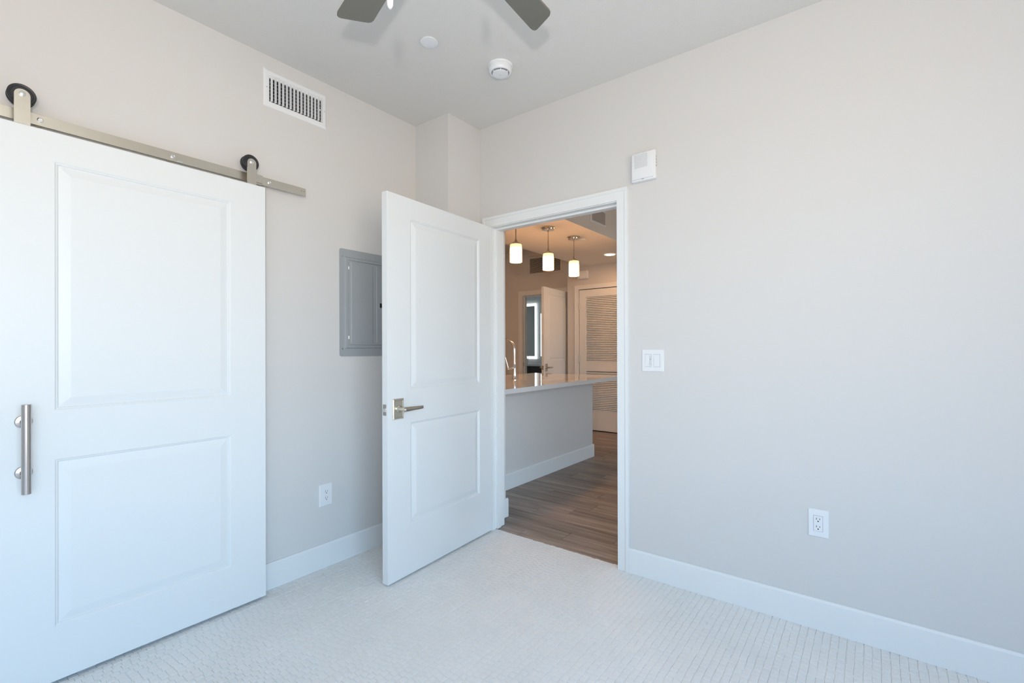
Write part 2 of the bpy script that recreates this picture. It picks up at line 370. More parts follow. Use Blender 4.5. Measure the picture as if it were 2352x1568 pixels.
tag(boxes('wall_kitchen_left', [((-6.0, YB2-0.12, -0.02), (-5.9, YD+0.12, LCEIL))], 'wall'), 'kitchen side wall hidden behind the open bedroom door', 'wall', kind='structure')
LY0, LY1, LZ0, LZ1 = 3.10, 5.30, 0.50, 2.40
tag(boxes('wall_living_right', [((LXR, YB2-0.12, -0.06), (LXR+0.12, LY0, LCEIL)), ((LXR, LY1, -0.06), (LXR+0.12, YD+0.12, LCEIL)), ((LXR, LY0, -0.06), (LXR+0.12, LY1, LZ0)), ((LXR, LY0, LZ1), (LXR+0.12, LY1, LCEIL))], 'wall'),
    'living room wall around the large window', 'wall', kind='structure')
window('window_2', LXR, LY0, LY1, LZ0, LZ1, 3, 'white framed three-light living room window')
# wall return beside the island and its baseboard
tag(boxes('wall_return', [((-3.2, YB2, -0.012), (-2.148, 2.722, LCEIL))], 'wall'), 'short wall return at the end of the kitchen island', 'wall', kind='structure')
baseboard('baseboard_return', (-2.148, YB2), (-2.148, 2.737), (1, 0), 'short white baseboard on the wall return inside the doorway')
casing('trim_4', YC, -1, -3.570, -2.565, 2.123, 'door casing around the louvered closet door', cw=0.062)
casing('trim_5', YD, -1, DL-0.005, DR+0.005, DT+0.004, 'door casing around the bathroom doorway', cw=0.075)
tag(boxes('trim_6', [((DL-0.02, YD-0.001, 0), (DL, YD+0.121, DT)), ((DR, YD-0.001, 0), (DR+0.02, YD+0.121, DT)), ((DL-0.02, YD-0.001, DT), (DR+0.02, YD+0.121, DT+0.02)),
                      ((DL, YD+0.045, 0), (DL+0.012, YD+0.085, DT-0.012)), ((DL, YD+0.045, DT-0.012), (DR, YD+0.085, DT))], 'trim'), 'door jamb lining the bathroom doorway', 'door jamb', kind='structure')

# ================================================================== PANEL DOORS
RINGS = [(0.0, 0.0), (0.0045, -0.0035), (0.0075, -0.0040), (0.0105, -0.0085), (0.0130, -0.0090), (0.0400, -0.0030), (0.0450, -0.0022)]
def panel_mesh(bm, u0, u1, z0, z1, face, s):
    rings = []
    for ins, dep in RINGS:
        y = face + s*dep
        rings.append([bm.verts.new(p) for p in ((u0+ins, y, z0+ins), (u1-ins, y, z0+ins), (u1-ins, y, z1-ins), (u0+ins, y, z1-ins))])
    for A, B in zip(rings, rings[1:]):
        for i in range(4): bm.faces.new((A[i], A[(i+1) % 4], B[(i+1) % 4], B[i]))
    bm.faces.new(rings[-1])
def panel_door(t, W, H, T, panels):
    # local: X along the leaf, front face at y=0 looking to +Y, back at y=-T; panels = [(u0,u1,z0,z1)]
    us = [0, panels[0][0], panels[0][1], W]; zs = sorted({0, H} | {p[2] for p in panels} | {p[3] for p in panels})
    bl = [((0, -T, 0), (us[1], 0, H)), ((us[2], -T, 0), (W, 0, H))]
    k = [0] + [z for p in sorted(panels, key=lambda p: p[2]) for z in (p[2], p[3])] + [H]
    for i in range(0, len(k), 2): bl.append(((us[1], -T, k[i]), (us[2], 0, k[i+1])))
    bm = new_bm()
    for lo, hi in bl: add_box(bm, lo, hi)
    bmesh.ops.remove_doubles(bm, verts=bm.verts[:], dist=1e-5)
    # drop the inner duplicate faces where rails meet stiles
    seen = {}
    for f in bm.faces: seen.setdefault(frozenset(v.index for v in f.verts), []).append(f)
    outer = [ed for ed in bm.edges if all(abs(v.co.x) < 1e-6 or abs(v.co.x-W) < 1e-6 for v in ed.verts) and abs(ed.verts[0].co.z-ed.verts[1].co.z) > H*0.9]
    bmesh.ops.bevel(bm, geom=outer, offset=0.0015, segments=2, affect='EDGES')
    o = obj('slab', bm, 'door', t, smooth=False)
    for (u0, u1, z0, z1) in panels:
        bm = new_bm(); panel_mesh(bm, u0, u1, z0, z1, 0.0, 1); panel_mesh(bm, u0, u1, z0, z1, -T, -1)
        obj('panel', bm, 'door', t, smooth=False)
    return o
def lever_handle(t, u, z, T, dirn, both=True, m='nickel', lever_len=0.145):
    # rectangular rose with stepped edge, round neck and tapering lever
    for s in ((1, -1) if both else (1,)):
        y0 = 0.0 if s > 0 else -T
        h = bpy.data.objects.new('lever_handle', None); COL.objects.link(h); h.parent = t; h.location = (u, y0, z); h.empty_display_size = 0.03
        h['label'] = 'brushed nickel lever handle on a rectangular rose'
        if s < 0: h.rotation_euler = (0, 0, PI)
        sd = dirn*s
        bm = new_bm()
        rings = [(0.038, 0.054, 0.0), (0.038, 0.054, 0.004), (0.033, 0.049, 0.009), (0.030, 0.046, 0.009), (0.027, 0.043, 0.0075)]
        rr = [[bm.verts.new((sx*a_, d, sz*b_)) for sx, sz in ((-1,-1),(1,-1),(1,1),(-1,1))] for a_, b_, d in rings]
        for A, B in zip(rr, rr[1:]):
            for i in range(4): bm.faces.new((A[i], A[(i+1) % 4], B[(i+1) % 4], B[i]))
        bm.faces.new(rr[-1]); bm.faces.new(rr[0][::-1])
        obj('rose', bm, m, h, smooth=False)
        bm = new_bm(); add_lathe(bm, [(0, 0.008), (0.019, 0.008), (0.019, 0.013), (0.013, 0.015), (0.0115, 0.020), (0.0115, 0.052), (0.012, 0.056), (0, 0.058)], 24, 'y')
        obj('neck', bm, m, h)
        bm = new_bm()
        sec = [(0.0, 0.0125, 0.010), (0.03, 0.012, 0.0085), (0.09, 0.0095, 0.006), (lever_len-0.02, 0.0085, 0.005), (lever_len, 0.008, 0.0035)]
        rr = []
        for x, hz, hy in sec:
            x = sd*(x-0.008); rr.append([bm.verts.new((x, 0.050+hy*math.sin(q*PI/4+PI/8), hz*math.cos(q*PI/4+PI/8)*1.05)) for q in range(8)])
        for A, B in zip(rr, rr[1:]):
            for i in range(8): bm.faces.new((A[i], A[(i+1) % 8], B[(i+1) % 8], B[i]))
        bm.faces.new(rr[0][::-1]); bm.faces.new(rr[-1])
        obj('lever', bm, m, h)
        bm = new_bm(); add_lathe(bm, [(0.0055, 0.055), (0.0055, 0.0605), (0.004, 0.062), (0, 0.062)], 16, 'y'); obj('lock_button', bm, 'bolt', h)

# --- hinged bedroom door, standing open
T1 = 0.042
d1 = thing('door_1', 'white two-panel bedroom door standing open with lever handle', 'door', (-2.0445, 2.437, 0.012), (0, 0, math.radians(-90+3.455)), kind='structure')
panel_door(d1, 0.897, 2.035, T1, [(0.127, 0.736, 0.274, 0.820), (0.127, 0.736, 0.998, 1.927)])
lever_handle(d1, 0.828, 0.902, T1, -1)
bm = new_bm(); add_box(bm, (0.8965, -0.034, 0.902-0.029), (0.8985, -0.008, 0.902+0.029), 0.0008, 1); lp = obj('latch_plate', bm, 'satin', d1)
bm = new_bm(); add_prism(bm, [(0.8985, -0.030), (0.8985, -0.012), (0.9005, -0.012), (0.908, -0.028), (0.908, -0.030)], 0.902-0.009, 0.902+0.009, 'z'); obj('latch_bolt', bm, 'bolt', lp, smooth=False)
for zz in (0.18, 1.02, 1.85):
    bm = new_bm(); add_lathe(bm, [(0, zz-0.05), (0.006, zz-0.05), (0.006, zz+0.05), (0, zz+0.05)], 12, 'z', (-0.003, -T1-0.004, 0)); obj('hinge', bm, 'nickel', d1)

# --- sliding barn door
XBD = -2.388
d2 = thing('door_2', 'wide white two-panel sliding barn door hanging from a nickel rail', 'door', (XBD, 1.113, 0.017), (0, 0, -PI/2), kind='structure')
panel_door(d2, 0.916, 2.013, 0.040, [(0.158, 0.758, 0.198, 0.812), (0.158, 0.758, 0.992, 1.906)])
# pull handle (part of the door)
hp = bpy.data.objects.new('pull_handle', None); COL.objects.link(hp); hp.parent = d2; hp.location = (1.113-0.275, 0, 0.887-0.017); hp.empty_display_size = 0.03
hp['label'] = 'round satin stainless bar pull on two standoffs'
bm = new_bm(); add_lathe(bm, [(0, -0.155), (0.0125, -0.155), (0.0132, -0.154), (0.0132, 0.154), (0.0125, 0.155), (0, 0.155)], 32, 'z', (0, 0.058, 0)); obj('bar', bm, 'satin', hp)
for zz in (-0.089, 0.091):
    bm = new_bm(); add_lathe(bm, [(0, 0), (0.0235, 0), (0.0235, 0.003), (0.021, 0.006), (0.011, 0.008), (0.0095, 0.012), (0.0095, 0.052), (0, 0.052)], 24, 'y', (0, 0, zz)); obj('standoff', bm, 'satin', hp)
# hangers: forked strap with rubber wheel, riding the rail
def hanger(y):
    h = bpy.data.objects.new('roller_hanger', None); COL.objects.link(h); h.parent = d2; h.location = (1.113-y, 0, 2.013); h.empty_display_size = 0.03
    h['label'] = 'nickel strap hanger with black wheel'
    zt = 0.105          # wheel centre above door top
    bm = new_bm(); hw = 0.0205; pts = [(-hw, 0.0), (hw, 0.0), (hw, zt-0.004)] + [(hw*math.cos(a_*PI/12), zt-0.004+hw*math.sin(a_*PI/12)) for a_ in range(1, 12)] + [(-hw, zt-0.004)]
    add_prism(bm, pts, 0.0010, 0.0060, 'y'); obj('strap', bm, 'nickel', h, smooth=False)
    bm = new_bm(); add_box(bm, (-hw, -0.034, 0.0), (hw, 0.0010, 0.004)); obj('strap_foot', bm, 'nickel', h, smooth=False)
    bm = new_bm(); add_lathe(bm, [(0, -0.036), (0.0330, -0.036), (0.0375, -0.033), (0.0375, -0.026), (0.0340, -0.0225), (0.0340, -0.0155), (0.0375, -0.012), (0.0375, -0.0045), (0.035, -0.0015), (0.0345, -0.0012), (0.0295, -0.0025), (0.027, -0.0008), (0, -0.0008)], 48, 'y', (0, 0.0, zt+0.0)); obj('wheel', bm, 'rubber', h)
    bm = new_bm(); add_lathe(bm, [(0, 0.005), (0.0095, 0.005), (0.0092, 0.0085), (0.006, 0.0105), (0, 0.011)], 24, 'y', (0, 0, zt)); obj('axle_bolt', bm, 'bolt', h)
hanger(0.272); hanger(1.047)
# rail on the wall
rail = thing('door_rail', 'long flat nickel rail screwed to the wall above the sliding door', 'door rail', (XA+0.001, 0.9, 2.071))
bm = new_bm(); add_box(bm, (0.046, -0.95, -0.0205), (0.052, 0.441, 0.0205), 0.0007, 1); obj('rail_bar', bm, 'nickel', rail)
for y in (-0.90, 0.322-0.9, 0.735-0.9, 1.148-0.9):
    bm = new_bm(); add_lathe(bm, [(0, 0.0), (0.011, 0.0), (0.011, 0.0455), (0, 0.0455)], 20, 'x', (0, y, 0)); sp = obj('spacer', bm, 'nickel', rail)
    bm = new_bm(); add_lathe(bm, [(0, 0.052), (0.0092, 0.052), (0.0088, 0.0545), (0.0060, 0.0560), (0.0058, 0.0545), (0, 0.0545)], 24, 'x', (0, y, 0)); obj('rail_bolt', bm, 'bolt', sp)
bm = new_bm(); add_box(bm, (0.043, 0.182, -0.015), (0.057, 0.214, 0.0245), 0.001, 1); obj('end_stop', bm, 'nickel', rail)
bm = new_bm(); add_box(bm, (0.043, 0.180, -0.027), (0.060, 0.205, -0.0205), 0.001, 1); obj('end_stop', bm, 'nickel', rail)
for dy in (-0.018, -0.004):
    bm = new_bm(); add_lathe(bm, [(0, 0.052), (0.0018, 0.052), (0.0018, 0.0526), (0, 0.0526)], 10, 'x', (0, 0.435+dy, 0.003)); obj('end_hole', bm, 'black', rail)
bm = new_bm(); add_box(bm, (0.0525, -0.152, -0.0205), (0.0545, -0.128, -0.0125), 0.0008, 1); obj('track_clip', bm, 'bolt', rail)

# ================================================================== WALL DEVICES (bedroom)
def screw(name, t, axis, c, r=0.003, h=0.0012, m='plastic'):
    bm = new_bm(); add_lathe(bm, [(0, 0), (r, 0), (r*0.85, h*0.8), (0, h)], 14, axis, c); return obj(name, bm, m, t)
# All plates are built looking to -Y (normal -Y); rotate +90 deg about Z to look to +X.
def duplex(t, decor):
    W, Hh, D = (0.040, 0.0615, 0.0062) if not decor else (0.0385, 0.0600, 0.0062)
    bm = new_bm(); rr = []
    for a_, b_, d in ((W, Hh, 0), (W, Hh, -0.002), (W-0.0035, Hh-0.0035, -D), ):
        rr.append([bm.verts.new((sx*a_, d, sz*b_)) for sx, sz in ((-1,-1),(1,-1),(1,1),(-1,1))])
    for A, B in zip(rr, rr[1:]):
        for i in range(4): bm.faces.new((A[i], A[(i+1) % 4], B[(i+1) % 4], B[i]))
    bm.faces.new(rr[-1]); bm.faces.new(rr[0][::-1]); obj('cover_plate', bm, 'plastic', t, smooth=False)
    if decor:
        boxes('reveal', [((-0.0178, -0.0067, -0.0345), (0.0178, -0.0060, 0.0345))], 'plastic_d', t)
        bm = new_bm(); add_box(bm, (-0.0164, -0.0085, -0.0332), (0.0164, -0.0060, 0.0332), 0.0008, 1); r = obj('receptacle', bm, 'plastic', t); yf = -0.0085
        cs = [(r, 0.0168), (r, -0.0168)]
    else:
        cs = []
        boxes('reveal', [((-0.0185, -0.0066, -0.0355), (0.0185, -0.0060, 0.0355))], 'plastic', t)
        for zc in (0.0180, -0.0180):
            bm = new_bm(); pts = []
            for i in range(24):
                a_ = 2*PI*i/24; pts.append((0.0170*math.cos(a_), max(-0.0135, min(0.0135, 0.0170*math.sin(a_))) + zc))
            add_prism(bm, pts, -0.0082, -0.0060, 'y'); cs.append((obj('receptacle', bm, 'plastic', t, smooth=False), zc))
        yf = -0.0082
    for r, zc in cs:
        for dx, hh in ((-0.0063, 0.0042), (0.0063, 0.0034)):
            boxes('slot', [((dx-0.0011, yf-0.0003, zc+0.004-hh), (dx+0.0011, yf+0.0002, zc+0.004+hh))], 'black', r)
        bm = new_bm(); add_lathe(bm, [(0, 0.0), (0.0027, 0.0), (0.0027, -0.0005), (0, -0.0005)], 12, 'y', (0, yf+0.0002, zc-0.0066)); obj('ground_hole', bm, 'black', r)
    for zz in ((0.0485, -0.0485) if decor else (0.0500, -0.0500)): screw('screw', t, 'y', (0, -D, zz), 0.0032, -0.0010)
o = thing('wall_outlet', 'white rectangular power outlet on the wall right of the doorway', 'outlet', (-0.1965, YB, 0.462)); duplex(o, True)
o = thing('wall_outlet', 'white duplex power outlet low between sliding door and open door', 'outlet', (XA, 1.485, 0.405), (0, 0, PI/2)); duplex(o, False)

sw = thing('light_switch', 'white double switch plate with slide dimmer beside the door casing', 'switch', (-0.9365, YB, 1.1645))
bm = new_bm(); rr = []
for a_, b_, d in ((0.0595, 0.0595, 0), (0.0595, 0.0595, -0.002), (0.0565, 0.0565, -0.0062)):
    rr.append([bm.verts.new((sx*a_, d, sz*b_)) for sx, sz in ((-1,-1),(1,-1),(1,1),(-1,1))])
for A, B in zip(rr, rr[1:]):
    for i in range(4): bm.faces.new((A[i], A[(i+1) % 4], B[(i+1) % 4], B[i]))
bm.faces.new(rr[-1]); bm.faces.new(rr[0][::-1]); obj('cover_plate', bm, 'plastic', sw, smooth=False)
for xc in (-0.0232, 0.0232):
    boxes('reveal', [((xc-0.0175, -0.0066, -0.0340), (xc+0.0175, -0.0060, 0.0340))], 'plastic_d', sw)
    for zz in (0.0485, -0.0485): screw('screw', sw, 'y', (xc, -0.0062, zz), 0.0030, -0.0010)
bm = new_bm(); add_prism(bm, [(-0.0062, -0.0325), (-0.0085, -0.0325), (-0.0078, 0.0), (-0.0108, 0.0325), (-0.0062, 0.0325)], 0.0232-0.0160, 0.0232+0.0160, 'x'); obj('rocker', bm, 'plastic', sw, smooth=False)
bm = new_bm(); add_prism(bm, [(-0.0062, -0.0325), (-0.0112, -0.0325), (-0.0080, 0.0), (-0.0085, 0.0325), (-0.0062, 0.0325)], -0.0232-0.0160, -0.0232+0.0065, 'x'); obj('dimmer_paddle', bm, 'plastic', sw, smooth=False)
bm = new_bm(); add_box(bm, (-0.0232+0.0075, -0.0078, -0.0325), (-0.0232+0.0160, -0.0060, 0.0325)); dt = obj('dimmer_track', bm, 'plastic', sw, smooth=False)
boxes('slider_slot', [((-0.0232+0.0107, -0.0081, -0.024), (-0.0232+0.0125, -0.0076, 0.024))], 'plastic_d', dt)
bm = new_bm(); add_box(bm, (-0.0232+0.0096, -0.0105, 0.004), (-0.0232+0.0138, -0.0076, 0.010), 0.0005, 1); obj('slider_knob', bm, 'plastic_d', dt)

# fire alarm sounder
al = thing('alarm_sounder', 'white wall alarm sounder with perforated grille above the door casing', 'alarm', (-0.976, YB, 2.2035))
bm = new_bm(); add_box(bm, (-0.0665, -0.030, -0.076), (0.0665, 0, 0.076), 0.006, 3); obj('housing', bm, 'plastic', al)
bm = new_bm(); add_box(bm, (-0.061, -0.040, -0.068), (0.061, -0.026, 0.071), 0.005, 3); fc = obj('front_cover', bm, 'plastic', al)
gx, gz = 11, 15; bm = new_bm()
for i in range(gx):
    for j in range(gz):
        x = -0.043 + 0.0066*i + (0.0033 if j % 2 else 0); z = 0.061 - 0.0049*j
        add_lathe(bm, [(0.0019, -0.0395), (0.0019, -0.0403), (0, -0.0403)], 6, 'y', (x, 0, z))
g = obj('grille_holes', bm, 'plastic_d', fc); g['kind'] = 'stuff'
for k in range(4):
    bm = new_bm(); add_box(bm, (0.0664, -0.019, 0.036-0.016*k), (0.0671, -0.010, 0.045-0.016*k)); obj('side_mark', bm, 'plastic_d', al, smooth=False)
bm = new_bm(); add_lathe(bm, [(0, -0.0685), (0.005, -0.0685), (0.005, -0.0705), (0, -0.0705)], 14, 'z', (0, -0.033, 0)); obj('bottom_screw', bm, 'plastic_d', al)

# breaker panel on the left wall (normal +X) : built looking to -Y then rotated +90
bp_ = thing('breaker_panel', 'grey metal breaker panel recessed in the wall behind the open door', 'breaker panel', (XA, 1.7765, 1.504), (0, 0, PI/2))
PW, PH = 0.203, 0.3165
bm = new_bm(); pts = []
for cx_, cz_, a0 in ((PW-0.012, PH-0.012, 0), (-PW+0.012, PH-0.012, 90), (-PW+0.012, -PH+0.012, 180), (PW-0.012, -PH+0.012, 270)):
    for k in range(5): a_ = math.radians(a0+22.5*k); pts.append((cx_+0.012*math.cos(a_), cz_+0.012*math.sin(a_)))
add_prism(bm, pts, -0.004, 0, 'y'); obj('trim_plate', bm, 'panelgrey', bp_, smooth=False)
bm = new_bm(); rr = []
for a_, b_, d in ((PW-0.030, PH-0.045, -0.004), (PW-0.036, PH-0.052, -0.014), (PW-0.052, PH-0.064, -0.014), (PW-0.052, PH-0.064, -0.009)):
    rr.append([bm.verts.new((sx*a_, d, sz*b_)) for sx, sz in ((-1,-1),(1,-1),(1,1),(-1,1))])
for A, B in zip(rr, rr[1:]):
    for i in range(4): bm.faces.new((A[i], A[(i+1) % 4], B[(i+1) % 4], B[i]))
bm.faces.new(rr[-1]); obj('raised_collar', bm, 'panelgrey', bp_, smooth=False)
pd = bpy.data.objects.new('panel_door', None); COL.objects.link(pd); pd.parent = bp_; pd.empty_display_size = 0.03
DW, DH = PW-0.055, PH-0.068
bm = new_bm(); add_box(bm, (-DW, -0.0125, -DH), (DW, -0.0095, DH), 0.001, 1); obj('door_sheet', bm, 'panelgrey', pd)
bm = new_bm(); add_prism(bm, [(-DW+0.012, -0.0125), (-DW+0.020, -0.0150), (DW*0.10, -0.0150), (DW*0.10+0.008, -0.0125)], -DH+0.012, DH-0.012, 'z'); obj('door_emboss', bm, 'panelgrey', pd, smooth=False)
bm = new_bm(); add_prism(bm, [(DW*0.30, -0.0125), (DW*0.30+0.006, -0.0150), (DW-0.018, -0.0150), (DW-0.012, -0.0125)], -DH+0.012, DH-0.012, 'z'); obj('door_emboss', bm, 'panelgrey', pd, smooth=False)
bm = new_bm(); add_box(bm, (0.062, -0.0175, -0.022), (0.108, -0.0125, 0.020), 0.002, 1); lt = obj('latch', bm, 'panelgrey', pd)
boxes('latch_recess', [((0.068, -0.0182, -0.016), (0.102, -0.0172, 0.012))], 'black', lt)
for zz in (0.205, -0.205):
    bm = new_bm(); add_lathe(bm, [(0, zz-0.009), (0.0042, zz-0.009), (0.0042, zz+0.009), (0, zz+0.009)], 12, 'z', (-DW-0.001, -0.0135, 0)); obj('hinge', bm, 'bolt', pd)
for sx in (-1, 1):
    for sz in (-1, 1):
        bm = new_bm(); add_lathe(bm, [(0, -0.004), (0.006, -0.004), (0.0052, -0.007), (0, -0.0082)], 16, 'y', (sx*(PW-0.016), 0, sz*(PH-0.045))); obj('screw', bm, 'bolt', bp_)

# supply register on the left wall
def register(t, W, Hh, ow, oh, nblades, m='plastic', deep=0.05, blade_ang=0.0, vertical=True, nback=0):
    # frame with a raised rim around an opening (half sizes), looking to -Y
    bm = new_bm(); rr = []
    for a_, b_, d in ((W, Hh, 0), (W, Hh, -0.002), (W-0.010, Hh-0.010, -0.0075), (ow+0.004, oh+0.004, -0.0075), (ow, oh, -0.004), (ow, oh, 0.0)):
        rr.append([bm.verts.new((sx*a_, d, sz*b_)) for sx, sz in ((-1,-1),(1,-1),(1,1),(-1,1))])
    for A, B in zip(rr, rr[1:]):
        for i in range(4): bm.faces.new((A[i], A[(i+1) % 4], B[(i+1) % 4], B[i]))
    obj('frame', bm, m, t, smooth=False)
    return t
vr = thing('supply_register', 'white steel supply vent with vertical blades high on the left wall', 'vent', (XA, 1.318, 2.5765), (0, 0, PI/2))
register(vr, 0.175, 0.0965, 0.146, 0.067, 14)
boxes('duct_box', [((-0.146, -0.0012, -0.067), (0.146, -0.0002, 0.067))], 'duct', vr)
bm = new_bm(); add_box(bm, (-0.0009, -0.0150, -0.0665), (0.0009, -0.0030, 0.0665)); vb = obj('vane', bm, 'plastic', vr, smooth=False, loc=(-0.1395, 0.0, 0), rot=(0, 0, math.radians(24)))
for i in range(1, 15): dup(vb, vr, (-0.1395+0.01993*i, 0.0, 0), (0, 0, math.radians(24)))
for j in range(7):
    boxes('rear_vane', [((-0.1455, -0.0032, -0.060+0.0185*j), (0.1455, -0.0014, -0.0588+0.0185*j))], 'plastic_d', vr)
boxes('damper_lip', [((-0.1455, -0.0030, 0.0545), (0.1455, -0.0013, 0.0665))], 'plastic', vr)
for sx in (-1, 1): screw('screw', vr, 'y', (sx*0.160, -0.0075, 0), 0.0034, -0.0014, 'bolt')
bm = new_bm(); add_box(bm, (0.118, -0.022, -0.012), (0.128, -0.016, -0.006), 0.001, 1); obj('damper_lever', bm, 'plastic', vr)

# ================================================================== CEILING FIXTURES (bedroom)
sd = thing('smoke_detector', 'round white smoke detector on the bedroom ceiling', 'smoke detector', (-1.582, 1.969, CEIL))
bm = new_bm(); add_lathe(bm, [(0, 0), (0.066, 0), (0.0665, -0.004), (0.064, -0.008), (0, -0.008)], 48, 'z'); obj('mounting_base', bm, 'plastic', sd)
bm = new_bm(); add_lathe(bm, [(0.0615, -0.008), (0.0625, -0.012), (0.0620, -0.024), (0.0590, -0.034), (0.0555, -0.0385), (0.0500, -0.0395), (0.0465, -0.036), (0.0455, -0.030), (0, -0.030)], 48, 'z'); obj('body', bm, 'plastic', sd)
bm = new_bm(); add_lathe(bm, [(0.0435, -0.0302), (0.0435, -0.0385), (0, -0.0385)], 40, 'z'); obj('sensing_chamber', bm, 'plastic_d', sd)
bm = new_bm(); add_lathe(bm, [(0.036, -0.040), (0.0415, -0.042), (0.0400, -0.0455), (0.025, -0.0475), (0, -0.048)], 40, 'z'); obj('cap', bm, 'plastic', sd)
for k in range(6):
    a_ = k*PI/3+0.2; bm = new_bm(); add_box(bm, (0.0395, -0.002, -0.0425), (0.0460, 0.002, -0.0302)); obj('fin', bm, 'plastic', sd, smooth=False, rot=(0, 0, a_))
bm = new_bm(); add_lathe(bm, [(0.0022, -0.0475), (0.0022, -0.0492), (0, -0.0495)], 12, 'z'); obj('indicator', bm, 'plastic_d', sd)
sp_ = thing('sprinkler_cover', 'flat round white concealed sprinkler cover on the bedroom ceiling', 'sprinkler', (-1.733, 1.598, CEIL))
bm = new_bm(); add_lathe(bm, [(0, 0), (0.040, 0), (0.040, -0.004), (0, -0.004)], 40, 'z'); obj('ring', bm, 'plastic', sp_)
bm = new_bm(); add_lathe(bm, [(0, -0.0045), (0.0425, -0.0045), (0.044, -0.0060), (0.0435, -0.0075), (0.041, -0.0082), (0, -0.0085)], 48, 'z'); obj('cover_disc', bm, 'plastic', sp_)

# ceiling fan
FX, FY, FZ = -0.948, 0.877, 2.450
fan = thing('ceiling_fan', 'five-blade ceiling fan with taupe blades and hanging pull chain', 'ceiling fan', (FX, FY, CEIL))
z0 = FZ-CEIL
bm = new_bm(); add_lathe(bm, [(0, 0), (0.070, 0), (0.068, -0.02), (0.045, -0.055), (0.018, -0.062), (0, -0.062)], 36, 'z'); obj('canopy', bm, 'nickel', fan)
bm = new_bm(); add_lathe(bm, [(0, -0.05), (0.013, -0.05), (0.013, z0+0.09), (0, z0+0.09)], 20, 'z'); obj('downrod', bm, 'nickel', fan)
bm = new_bm(); add_lathe(bm, [(0, z0+0.10), (0.05, z0+0.098), (0.095, z0+0.075), (0.105, z0+0.045), (0.102, z0+0.012), (0.080, z0-0.012), (0.070, z0-0.035), (0.066, z0-0.075), (0.050, z0-0.100), (0, z0-0.108)], 40, 'z'); obj('motor_housing', bm, 'nickel', fan)
for k in range(5):
    ang = math.radians(93.0 + 72*k)
    br = bpy.data.objects.new('blade_assembly', None); COL.objects.link(br); br.parent = fan; br.rotation_euler = (0, 0, ang); br.location = (0, 0, z0); br.empty_display_size = 0.03
    bm = new_bm(); add_box(bm, (0.085, -0.014, -0.004), (0.20, 0.014, 0.004), 0.002, 1); obj('blade_iron', bm, 'nickel', br)
    pts = [(0.16, -0.044), (0.30, -0.050), (0.45, -0.054), (0.545, -0.057), (0.560, -0.054), (0.570, -0.046), (0.580, -0.030), (0.603, 0.010), (0.619, 0.038), (0.621, 0.048), (0.616, 0.055), (0.604, 0.058), (0.45, 0.054), (0.30, 0.050), (0.16, 0.044), (0.15, 0.030), (0.15, -0.030)]
    bm = new_bm(); add_prism(bm, pts, -0.0035, 0.0035, 'z'); obj('blade', bm, 'blade', br, smooth=False, rot=(math.radians(6), 0, 0))
# pull chain: fine chain and turned finial
pcx, pcy, pcz = -1.060-FX, 0.833-FY, 2.172-CEIL
bm = new_bm(); add_tube(bm, [(pcx*0.55, pcy*0.55, z0-0.075), (pcx*0.95, pcy*0.95, z0-0.10), (pcx, pcy, z0-0.13), (pcx, pcy, pcz+0.045)], 0.0012, 8); pc = obj('pull_chain', bm, 'bolt', fan)
bm = new_bm(); add_lathe(bm, [(0, 0.058), (0.004, 0.056), (0.0078, 0.046), (0.0088, 0.024), (0.0084, 0.010), (0.0055, 0.003), (0.0030, 0.001), (0.0030, 0.0), (0, 0)], 20, 'z', (pcx, pcy, pcz)); obj('finial', bm, 'plastic', pc)

for (pcx, pcy, pcz) in ((-0.845-FX, 0.976-FY, 2.205-CEIL),):
    bm = new_bm(); add_tube(bm, [(pcx*0.5, pcy*0.5, z0-0.075), (pcx*0.9, pcy*0.9, z0-0.10), (pcx, pcy, z0-0.13), (pcx, pcy, pcz+0.055)], 0.0012, 8); pc = obj('pull_chain', bm, 'bolt', fan)
    bm = new_bm(); add_lathe(bm, [(0, 0.058), (0.004, 0.056), (0.0078, 0.046), (0.0088, 0.024), (0.0084, 0.010), (0.0055, 0.003), (0.0030, 0.001), (0.0030, 0.0), (0, 0)], 20, 'z', (pcx, pcy, pcz)); obj('finial', bm, 'plastic', pc)

# ================================================================== KITCHEN
# island
isl = thing('kitchen_island', 'kitchen island with painted half-wall front and white baseboard', 'island', (-2.9, 3.78, 0))
IX0, IX1, IY0, IY1 = -3.42+2.9, -2.555+2.9, 2.724-3.78, 4.842-3.78
boxes('body', [((IX0, IY0, -0.002), (IX1, IY1, 0.876))], 'wall', isl)
bm = new_bm()
P0 = [(IX1, IY0), (IX1, IY1), (IX0, IY1)]
def bb_part(name, a_, b_, nv, parent, h=1.0):
    bm = new_bm(); a_, b_, nv = Vector((*a_, 0)), Vector((*b_, 0)), Vector((*nv, 0))
    A = [bm.verts.new(a_+nv*d+Vector((0, 0, z*h-0.003))) for d, z in BBP]; B = [bm.verts.new(b_+nv*d+Vector((0, 0, z*h-0.003))) for d, z in BBP]
    n = len(BBP); bm.faces.new(A); bm.faces.new(B[::-1])
    for i in range(n): bm.faces.new((A[i], B[i], B[(i+1) % n], A[(i+1) % n]))
    obj(name, bm, 'trim', parent, smooth=False)
bb_part('base_trim', (IX1, IY0), (IX1, IY1+0.014), (1, 0), isl, 1.05)
bb_part('base_trim', (IX1, IY1), (IX0, IY1), (0, 1), isl, 1.05)
